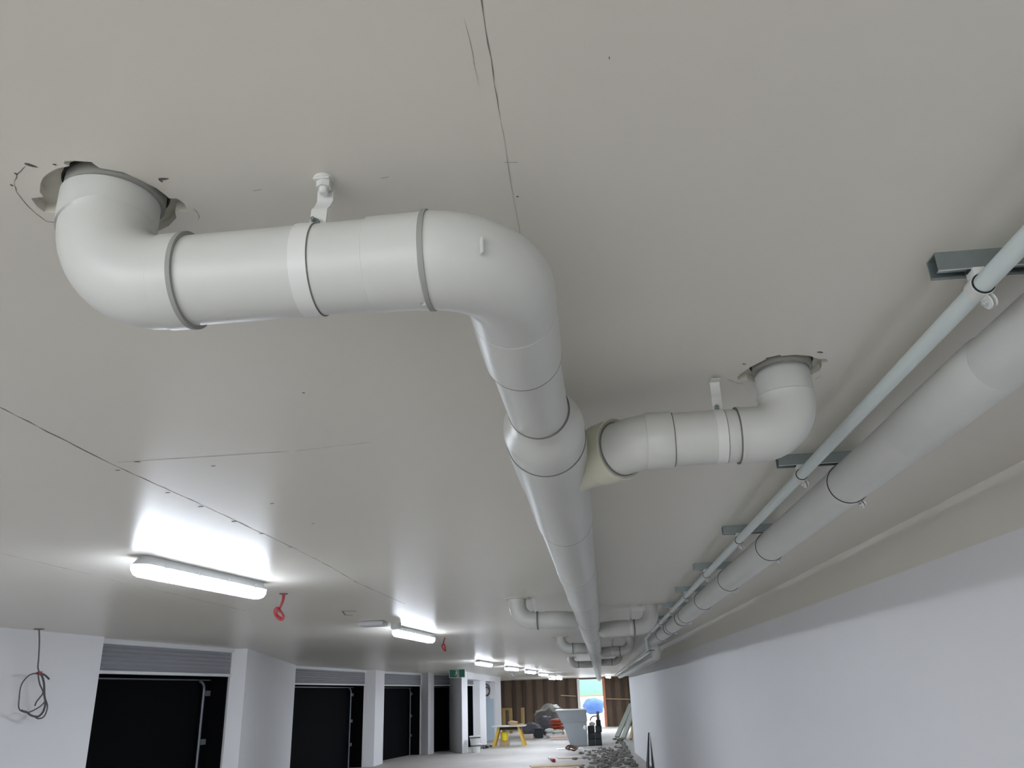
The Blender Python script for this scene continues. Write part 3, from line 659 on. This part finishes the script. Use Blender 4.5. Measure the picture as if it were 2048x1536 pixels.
# ================================================================ FAR CLUTTER
G = FZ
def blob(bm, c, r, seed, flat=0.6, n=2):
    rr = random.Random(seed); q = bmesh.ops.create_icosphere(bm, subdivisions=n, radius=1.0)
    for v in q['verts']:
        k = 1 + rr.uniform(-0.12, 0.12); v.co = V((c[0] + v.co.x * r[0] * k, c[1] + v.co.y * r[1] * k, max(c[2] + v.co.z * r[2] * k, c[2] - r[2] * 0.92)))
# trestle table
tt = thing('trestle_table', 'white-topped work table on yellow trestle legs near the far brown wall', 'table', (-3.75, 37.5, G))
bm = nb(); obox(bm, (-3.78, 37.4, G + 0.79), (0.72, 0, 0.0), (0.0, 0.5, 0.0), (0, 0, 0.022), 0.005); obj('tabletop', bm, m_white, tt)
bm = nb(); obox(bm, (-3.42, 37.0, G + 0.845), (0.30, 0, 0.01), (0, 0.12, 0), (0, 0, 0.025)); obj('loose_board', bm, m_timber, tt)
for sx in (-1, 1):
    for sy in (-1, 1):
        bm = nb(); a = Vector((-3.78 + sx * 0.42, 37.4 + sy * 0.30, G + 0.77)); b = Vector((-3.78 + sx * 0.66, 37.4 + sy * 0.42, G)); d = (b - a) / 2
        obox(bm, (a + b) / 2, d, (0.055, 0, 0), (0, 0.03, 0)); obj('leg', bm, m_yellow, tt)
bm = nb(); obox(bm, (-3.78, 37.4, G + 0.70), (0.5, 0, 0), (0, 0.04, 0), (0, 0, 0.06)); obj('crossbar', bm, m_batten, tt)
bl = thing('paint_bucket', 'bright yellow bucket under the trestle table', 'bucket', (-4.0, 37.5, G))
bm = nb(); tube(bm, [(-4.0, 37.4, G + 0.20), (-4.0, 37.4, G + 0.22), (-4.0, 37.4, G + 0.42), (-4.0, 37.4, G + 0.55)], [0.10, 0.14, 0.18, 0.17], 20); obj('body', bm, m_byellow, bl)
bm = nb(); obox(bm, (-4.0, 37.4, G + 0.10), (0.2, 0, 0), (0, 0.2, 0), (0, 0, 0.10)); obj('crate_base', bm, m_timber, bl)
ys_ = thing('timber_frame', 'yellow upright frame standing behind the trestle table against the brown wall', 'frame', (-5.0, 50, G))
for x in (-5.35, -4.95, -4.25):
    bm = nb(); box(bm, (x - 0.09, 49.9, G), (x + 0.09, 50.05, G + 1.35)); obj('post', bm, m_mustard, ys_)
bm = nb(); box(bm, (-5.44, 49.88, G + 1.25), (-4.9, 50.05, G + 1.36)); obj('rail', bm, m_mustard, ys_)
pk = thing('cement_bag', 'pale sack lying on the right end of the trestle table', 'bag', (-3.6, 37.6, G + 0.87)); bm = nb(); blob(bm, (-3.65, 37.75, G + 0.90), (0.22, 0.12, 0.09), 3); obj('sack', bm, m_timber, pk)
# white buckets
def bucket(c, m_, label, grp=None, r=0.19, h=0.32):
    root = thing('paint_bucket', label, 'bucket', c, grp); x, y, z = c
    bm = nb(); tube(bm, [(x, y, z), (x, y, z + h * .85)], [r * 0.86, r], 24); bd = obj('body', bm, m_, root)
    bm = nb(); tube(bm, [(x, y, z + h * .85), (x, y, z + h * .97), (x, y, z + h)], [r * 1.07, r * 1.07, r], 24); obj('lid', bm, m_white, root)
    bm = nb(); ring(bm, (x, y, z + h * .76), (0, 0, 1), r * 0.99, r * 1.03, 0.03, 24); obj('handle_band', bm, m_blk, bd)
bucket((-4.72, 33.6, G), m_white, 'white bucket on the floor by the column under the exit sign', 'buckets by the column')
bucket((-4.74, 33.6, G + 0.325), m_white, 'upper white bucket stacked on another beside the column', 'buckets by the column', 0.21, 0.27)
# bags and sacks
def sack(c, r, m_, label, seed, name='sack', cat='bag', grp='sacks and bags by the far wall'):
    o = None; bm = nb(); blob(bm, (c[0], c[1], G + c[2] + r[2] * 0.92), r, seed, n=3); o = obj(name, bm, m_); tag(o, label, cat, grp); return o
sack((-3.45, 45.5, 0), (0.55, 0.5, 0.35), m_gbag, 'dark grey sack in the heap right of the trestle table', 1)
sack((-2.75, 46.5, 0), (0.5, 0.4, 0.50), m_gbag, 'tallest dark grey sack behind the black box', 2)
sack((-2.55, 48.5, 0.0), (0.9, 0.5, 0.78), m_rub, 'dark brown heap against the boards behind the red bags', 4)
pl = thing('pallet', 'timber pallet under the orange-red bag stack', 'pallet', (-2.05, 44.5, G))
for z0, z1 in ((0.0, 0.05), (0.19, 0.24)):
    bm = nb(); box(bm, (-2.42, 44.2, G + z0), (-1.68, 44.8, G + z1)); obj('deck', bm, m_timber, pl)
for x in (-2.38, -2.08, -1.78):
    bm = nb(); box(bm, (x, 44.2, G + 0.05), (x + 0.08, 44.8, G + 0.19)); obj('block', bm, m_timber, pl)
for k, (z, dx) in enumerate(((0.24, 0), (0.39, 0.04), (0.54, -0.03), (0.69, 0.02))):
    sack((-2.05 + dx, 44.5, z), (0.36, 0.3, 0.079), m_redbag, ('lowest', 'second lowest', 'second highest', 'topmost')[k] + ' of the stacked orange-red bags left of the grey metal hopper', 10 + k, 'cement_bag', grp='orange-red bag stack')
sack((-2.40, 43.6, 0.0), (0.20, 0.2, 0.13), m_bag, 'lower white bag at the left foot of the red bag stack', 20)
sack((-2.40, 43.6, 0.235), (0.24, 0.2, 0.10), m_bag, 'upper white bag left of the red bag stack', 21)
sack((-1.98, 43.3, 0.0), (0.26, 0.2, 0.11), m_bag, 'lower white bag at the right foot of the red bag stack', 23)
sack((-1.98, 43.3, 0.20), (0.26, 0.2, 0.09), m_bag, 'upper white bag lying in front of the red bag stack', 22)
bb = thing('plastic_crate', 'black crate between the grey sacks and the white bags', 'crate', (-2.85, 43.4, G))
bm = nb(); box(bm, (-3.12, 43.3, G), (-2.72, 43.8, G + 0.40), 0.02); obj('body', bm, m_blk, bb); bm = nb(); box(bm, (-3.15, 43.27, G + 0.40), (-2.69, 43.83, G + 0.45), 0.01); obj('rim', bm, m_blk, bb)
for k, (x, z, l) in enumerate(((-1.75, 0.0, 0.5), (-1.80, 0.09, 0.46))):
    bm = nb(); box(bm, (x - l, 41.2, G + z), (x + l, 42.2, G + z + 0.085), 0.01); tag(obj('board', bm, m_pink), ('lower', 'upper')[k] + ' pinkish board lying flat left of the grey hopper', 'board', 'dusty boards')
bm = nb(); box(bm, (-3.7, 42.6, G), (-3.15, 43.1, G + 0.22), 0.02); tag(obj('board_stack', bm, m_pink), 'reddish block of boards right of the trestle legs', 'board')
# grey metal hopper
hp = thing('metal_hopper', 'big grey sheet metal hopper with flared rim standing on the floor', 'hopper', (-1.0, 35.8, G))
def frus(bm, secs):
    R = [[bm.verts.new(V((x, y, z))) for x, y in ((x0, y0), (x1, y0), (x1, y1), (x0, y1))] for x0, x1, y0, y1, z in secs]
    for a, b in zip(R, R[1:]):
        for k in range(4): bm.faces.new((a[k], a[(k + 1) % 4], b[(k + 1) % 4], b[k]))
    bm.faces.new(R[0][::-1]); bm.faces.new(R[-1])
bm = nb(); frus(bm, [(-1.12, -0.46, 35.6, 36.3, G + 0.02), (-1.40, -0.42, 35.4, 36.6, G + 0.92)]); obj('body', bm, m_greym, hp, False)
bm = nb(); frus(bm, [(-1.44, -0.40, 35.38, 36.6, G + 0.92), (-1.64, -0.42, 35.2, 36.9, G + 1.38)]); obj('flared_rim', bm, m_greym, hp, False)
bm = nb(); box(bm, (-1.66, 35.17, G + 1.37), (-0.40, 36.9, G + 1.40)); obj('top_edge', bm, m_bright, hp, False)
bm = nb(); blob(bm, (-0.50, 35.33, G + 0.70), (0.07, 0.03, 0.09), 8); obj('white_label', bm, m_white, hp)
# black block stack with a machine
k = 0
for (x, z, w_, pos) in ((-0.255, 0, 0.28, 'bottom left'), (0.02, 0, 0.26, 'bottom right'), (-0.25, 0.25, 0.28, 'middle left'), (0.02, 0.25, 0.25, 'middle right'), (-0.25, 0.5, 0.28, 'upper left'), (0.05, 0.5, 0.26, 'upper right')):
    bm = nb(); box(bm, (x - w_ / 2, 35.6, G + z), (x + w_ / 2, 36.3, G + z + 0.24), 0.02); tag(obj('block', bm, m_blk), pos + ' black block of the stack right of the grey hopper', 'block', 'black block stack')
mc = thing('cutting_machine', 'dark machine with curved handle on top of the black block stack', 'machine', (-0.05, 36, G + 0.75))
bm = nb(); box(bm, (-0.04, 35.85, G + 0.745), (0.16, 36.2, G + 0.95), 0.02); obj('motor', bm, m_blk, mc)
bm = nb(); box(bm, (0.0, 35.75, G + 0.95), (0.12, 36.1, G + 1.28), 0.02); obj('column', bm, m_gbag, mc)
bm = nb(); tube(bm, arc((-0.26, 35.9, G + 0.93), (0, 0, 1), (1, 0, 0), 0.17, 8) + [(0.05, 35.9, G + 1.10)], 0.022, 8); obj('handle', bm, m_blk, mc)
sack((-0.20, 35.75, 0.74), (0.12, 0.10, 0.08), m_bag, 'white bag on the black block stack below the machine', 31)
# leaning planks
def plank(a, b, wv, t, m_, label, name='plank', grp='planks leaning at the end of the right wall'):
    a = Vector(a); b = Vector(b); d = (b - a) / 2; wv = Vector(wv); n_ = d.cross(wv).normalized() * t
    bm = nb(); obox(bm, (a + b) / 2, d, wv, n_); o = obj(name, bm, m_); tag(o, label, 'plank', grp); return o
plank((0.90, 41.5, G + 0.03), (1.72, 42.0, -0.50), (0.10, -0.05, 0), 0.05, m_lean, 'longest grey-green plank leaning towards the wall end, on the left')
plank((1.15, 40.2, G + 0.03), (1.75, 41.0, -0.75), (0.09, -0.05, 0), 0.05, m_lean, 'grey-green plank leaning beside the longest one, in the middle')
plank((1.45, 39.2, G + 0.03), (1.80, 40.0, -0.95), (0.05, -0.05, 0), 0.04, m_timber, 'brown plank leaning nearest the right wall')
bm = nb(); prism(bm, [(1.42, 24.5), (1.455, 24.9), (1.43, 24.9)], G, -1.06)
bm.free()
bm = nb()
vs = [V((1.30, 24.3, G)), V((1.30, 25.2, G)), V((1.415, 24.8, -1.06))]
A = [bm.verts.new(v) for v in vs]; B = [bm.verts.new(v + Vector((0.03, 0.0, 0))) for v in vs]
bm.faces.new(A); bm.faces.new(B[::-1])
for i in range(3): bm.faces.new((A[i], A[(i + 1) % 3], B[(i + 1) % 3], B[i]))
tag(obj('board', bm, m_blk, None, False), 'narrow black triangular board leaning against the right white wall', 'board')
# coil and small floor things
co = thing('wire_coil', 'rust brown coil of wire lying on the concrete floor', 'coil', (-0.93, 31.0, G))
rr = random.Random(5)
for k in range(9):
    bm = nb(); R0 = 0.12 + 0.014 * k; tl = 0.55 + 0.06 * rr.uniform(-1, 1); cx, cz_ = -0.93 + rr.uniform(-.015, .015), G + 0.16
    P = []
    for i in range(28):
        t = 2 * math.pi * i / 28; P.append((cx + R0 * math.cos(t), 31.0 + R0 * 0.8 * math.sin(t), max(G + 0.02, cz_ + R0 * 0.50 * math.sin(t) * tl + 0.02 * math.cos(3 * t) + 0.008 * k)))
    tube(bm, P, 0.010, 6, closed=True); obj('strand', bm, m_rope, co)
bm = nb(); obox(bm, (-0.30, 32.8, G + 0.02), (0.28, 0.1, 0), (-0.05, 0.15, 0), (0, 0, 0.02)); tag(obj('floor_strip', bm, m_bar), 'pale grey strip on the floor between the coil and the rubble', 'strip')
bm = nb(); obox(bm, (0.0, 33.8, G + 0.02), (0.08, 0.6, 0), (0.05, -0.01, 0), (0, 0, 0.02)); tag(obj('floor_strip', bm, m_greym), 'dark grey strip on the floor pointing at the black block stack', 'strip')
rt = thing('hand_tool', 'small red tool lying on the floor left of the rust brown coil', 'tool', (-1.5, 28.2, G))
bm = nb(); obox(bm, (-1.47, 28.0, G + 0.05), (0.05, -0.35, 0), (0.05, 0.01, 0), (0, 0, 0.045), 0.01); obj('grip', bm, m_red, rt)
bm = nb(); obox(bm, (-1.60, 28.8, G + 0.03), (0.08, -0.5, 0), (0.02, 0.01, 0), (0, 0, 0.02)); obj('shaft', bm, m_greym, rt)
for k, (x, y, lx, a, mm, lb) in enumerate(((-1.3, 26.2, 0.75, 0.06, m_timber, 'long pale board flat on the floor at the bottom edge of the picture'), (-1.0, 29.3, 0.4, -0.1, m_pink, 'short dusty board flat on the floor below the coil'), (-1.1, 34.0, 0.5, 0.05, m_bag, 'white sheet lying flat in front of the grey hopper'))):
    bm = nb(); obox(bm, (x, y, G + 0.012), (lx, lx * a, 0), (-0.05, 0.3, 0), (0, 0, 0.012)); tag(obj('board', bm, mm), lb, 'board')
# scraps at the alcove
rr = random.Random(9)
for k in range(16):
    x, y = rr.uniform(-4.85, -4.62), rr.uniform(36.0, 37.6); a = rr.uniform(0, 3.1); l = rr.uniform(0.1, 0.3)
    bm = nb(); z = rr.uniform(0.02, 0.07)
    obox(bm, (x, y, G + z), (l * math.cos(a), l * math.sin(a), rr.uniform(-0.5, 0.5) * min(z, .1)), (-0.03 * math.sin(a), 0.03 * math.cos(a), 0), (0, 0, 0.02))
    tag(obj('offcut', bm, rr.choice((m_blk, m_timber, m_greym, m_batten))), 'scrap offcut in the small pile between the last column and the trestle table', 'offcut', 'offcuts left of the trestle table')
al = thing('door_leaf', 'light blue-white panel leaning in the alcove between the far columns', 'panel', (-5.1, 42.2, G))
bm = nb(); obox(bm, (-5.25, 42.6, G + 0.95), (0.20, 0.05, 0), (0, 0.04, 0.0), (0, 0, 0.95)); obj('leaf', bm, m_bluegrey, al)
bm = nb(); obox(bm, (-5.50, 41.4, G + 0.55), (0.12, 0, 0), (0, 0.04, 0), (0, 0, 0.55)); tag(obj('stacked_sheet', bm, m_greym), 'narrow grey sheet standing left of the light blue panel in the alcove', 'sheet')
cable('cable_coil', 'dark cable coil hung high on the alcove wall between the far columns', 'cable',
      [('loop', [(-5.45 + 0.2 * math.cos(t / 8 * math.pi), 42.78, 0.38 + 0.26 * math.sin(t / 8 * math.pi)) for t in range(17)], 0.03), ('loop', [(-5.42 + 0.16 * math.cos(t / 8 * math.pi), 42.76, 0.30 + 0.2 * math.sin(t / 8 * math.pi)) for t in range(17)], 0.03)], 0.02, m_wire, (-5.7, 42.5, 0.4))
# rubble
bm = nb(); rr = random.Random(3)
for k in range(420):
    if k < 300: x, y = rr.gauss(0.35, 0.42), rr.uniform(24, 32.5)
    else: x, y = rr.gauss(1.15, 0.2), rr.uniform(30, 39)
    x = max(-0.9, min(x, 0.98)); r0 = rr.uniform(0.02, 0.085); z = G + r0 * 0.4 + rr.uniform(0, 0.12) * max(0, 1 - abs(x - 0.5))
    q = bmesh.ops.create_icosphere(bm, subdivisions=1, radius=1.0); ro = Matrix.Rotation(rr.uniform(0, 3.1), 3, 'Z')
    sx, sy, sz = r0 * rr.uniform(0.8, 2.2), r0 * rr.uniform(0.6, 1.4), r0 * rr.uniform(0.3, 0.7); cc = Vector((x, y, z))
    for v in q['verts']: v.co = V(cc + ro @ Vector((v.co.x * sx, v.co.y * sy, v.co.z * sz)) * rr.uniform(0.85, 1.15))
tag(obj('rubble_pile', bm, m_stone, None, False), 'grey rubble scattered on the floor along the foot of the right wall', 'rubble', kind='stuff')

# ================================================================ OUTSIDE
ot = thing('site_fence', 'green mesh fence with a red top rail beyond the bright opening', 'fence', (0, 62, G))
bm = nb(); box(bm, (-3, 62, -0.1), (3, 62.06, 1.6)); obj('mesh', bm, m_gmesh, ot)
bm = nb(); box(bm, (-3, 61.9, -0.16), (3, 62.0, -0.06)); obj('rail', bm, m_orange, ot)
for x in (-2.5, 2.5):
    bm = nb(); box(bm, (x, 62.06, G), (x + 0.1, 62.16, 1.6)); obj('post', bm, m_white, ot)
bm = nb(); blob(bm, (-0.15, 60.5, G + 1.15), (0.75, 0.3, 0.55), 55, n=3); tg = obj('tarpaulin', bm, m_tarp); tag(tg, 'crumpled blue tarpaulin outside the bright opening', 'tarpaulin')
bm = nb(); box(bm, (-1.6, 60.0, G), (1.8, 61.0, G + 0.62), 0.05); tag(obj('pallet_stack', bm, m_bag), 'bright white wrapped stack under the blue tarpaulin', 'stack')
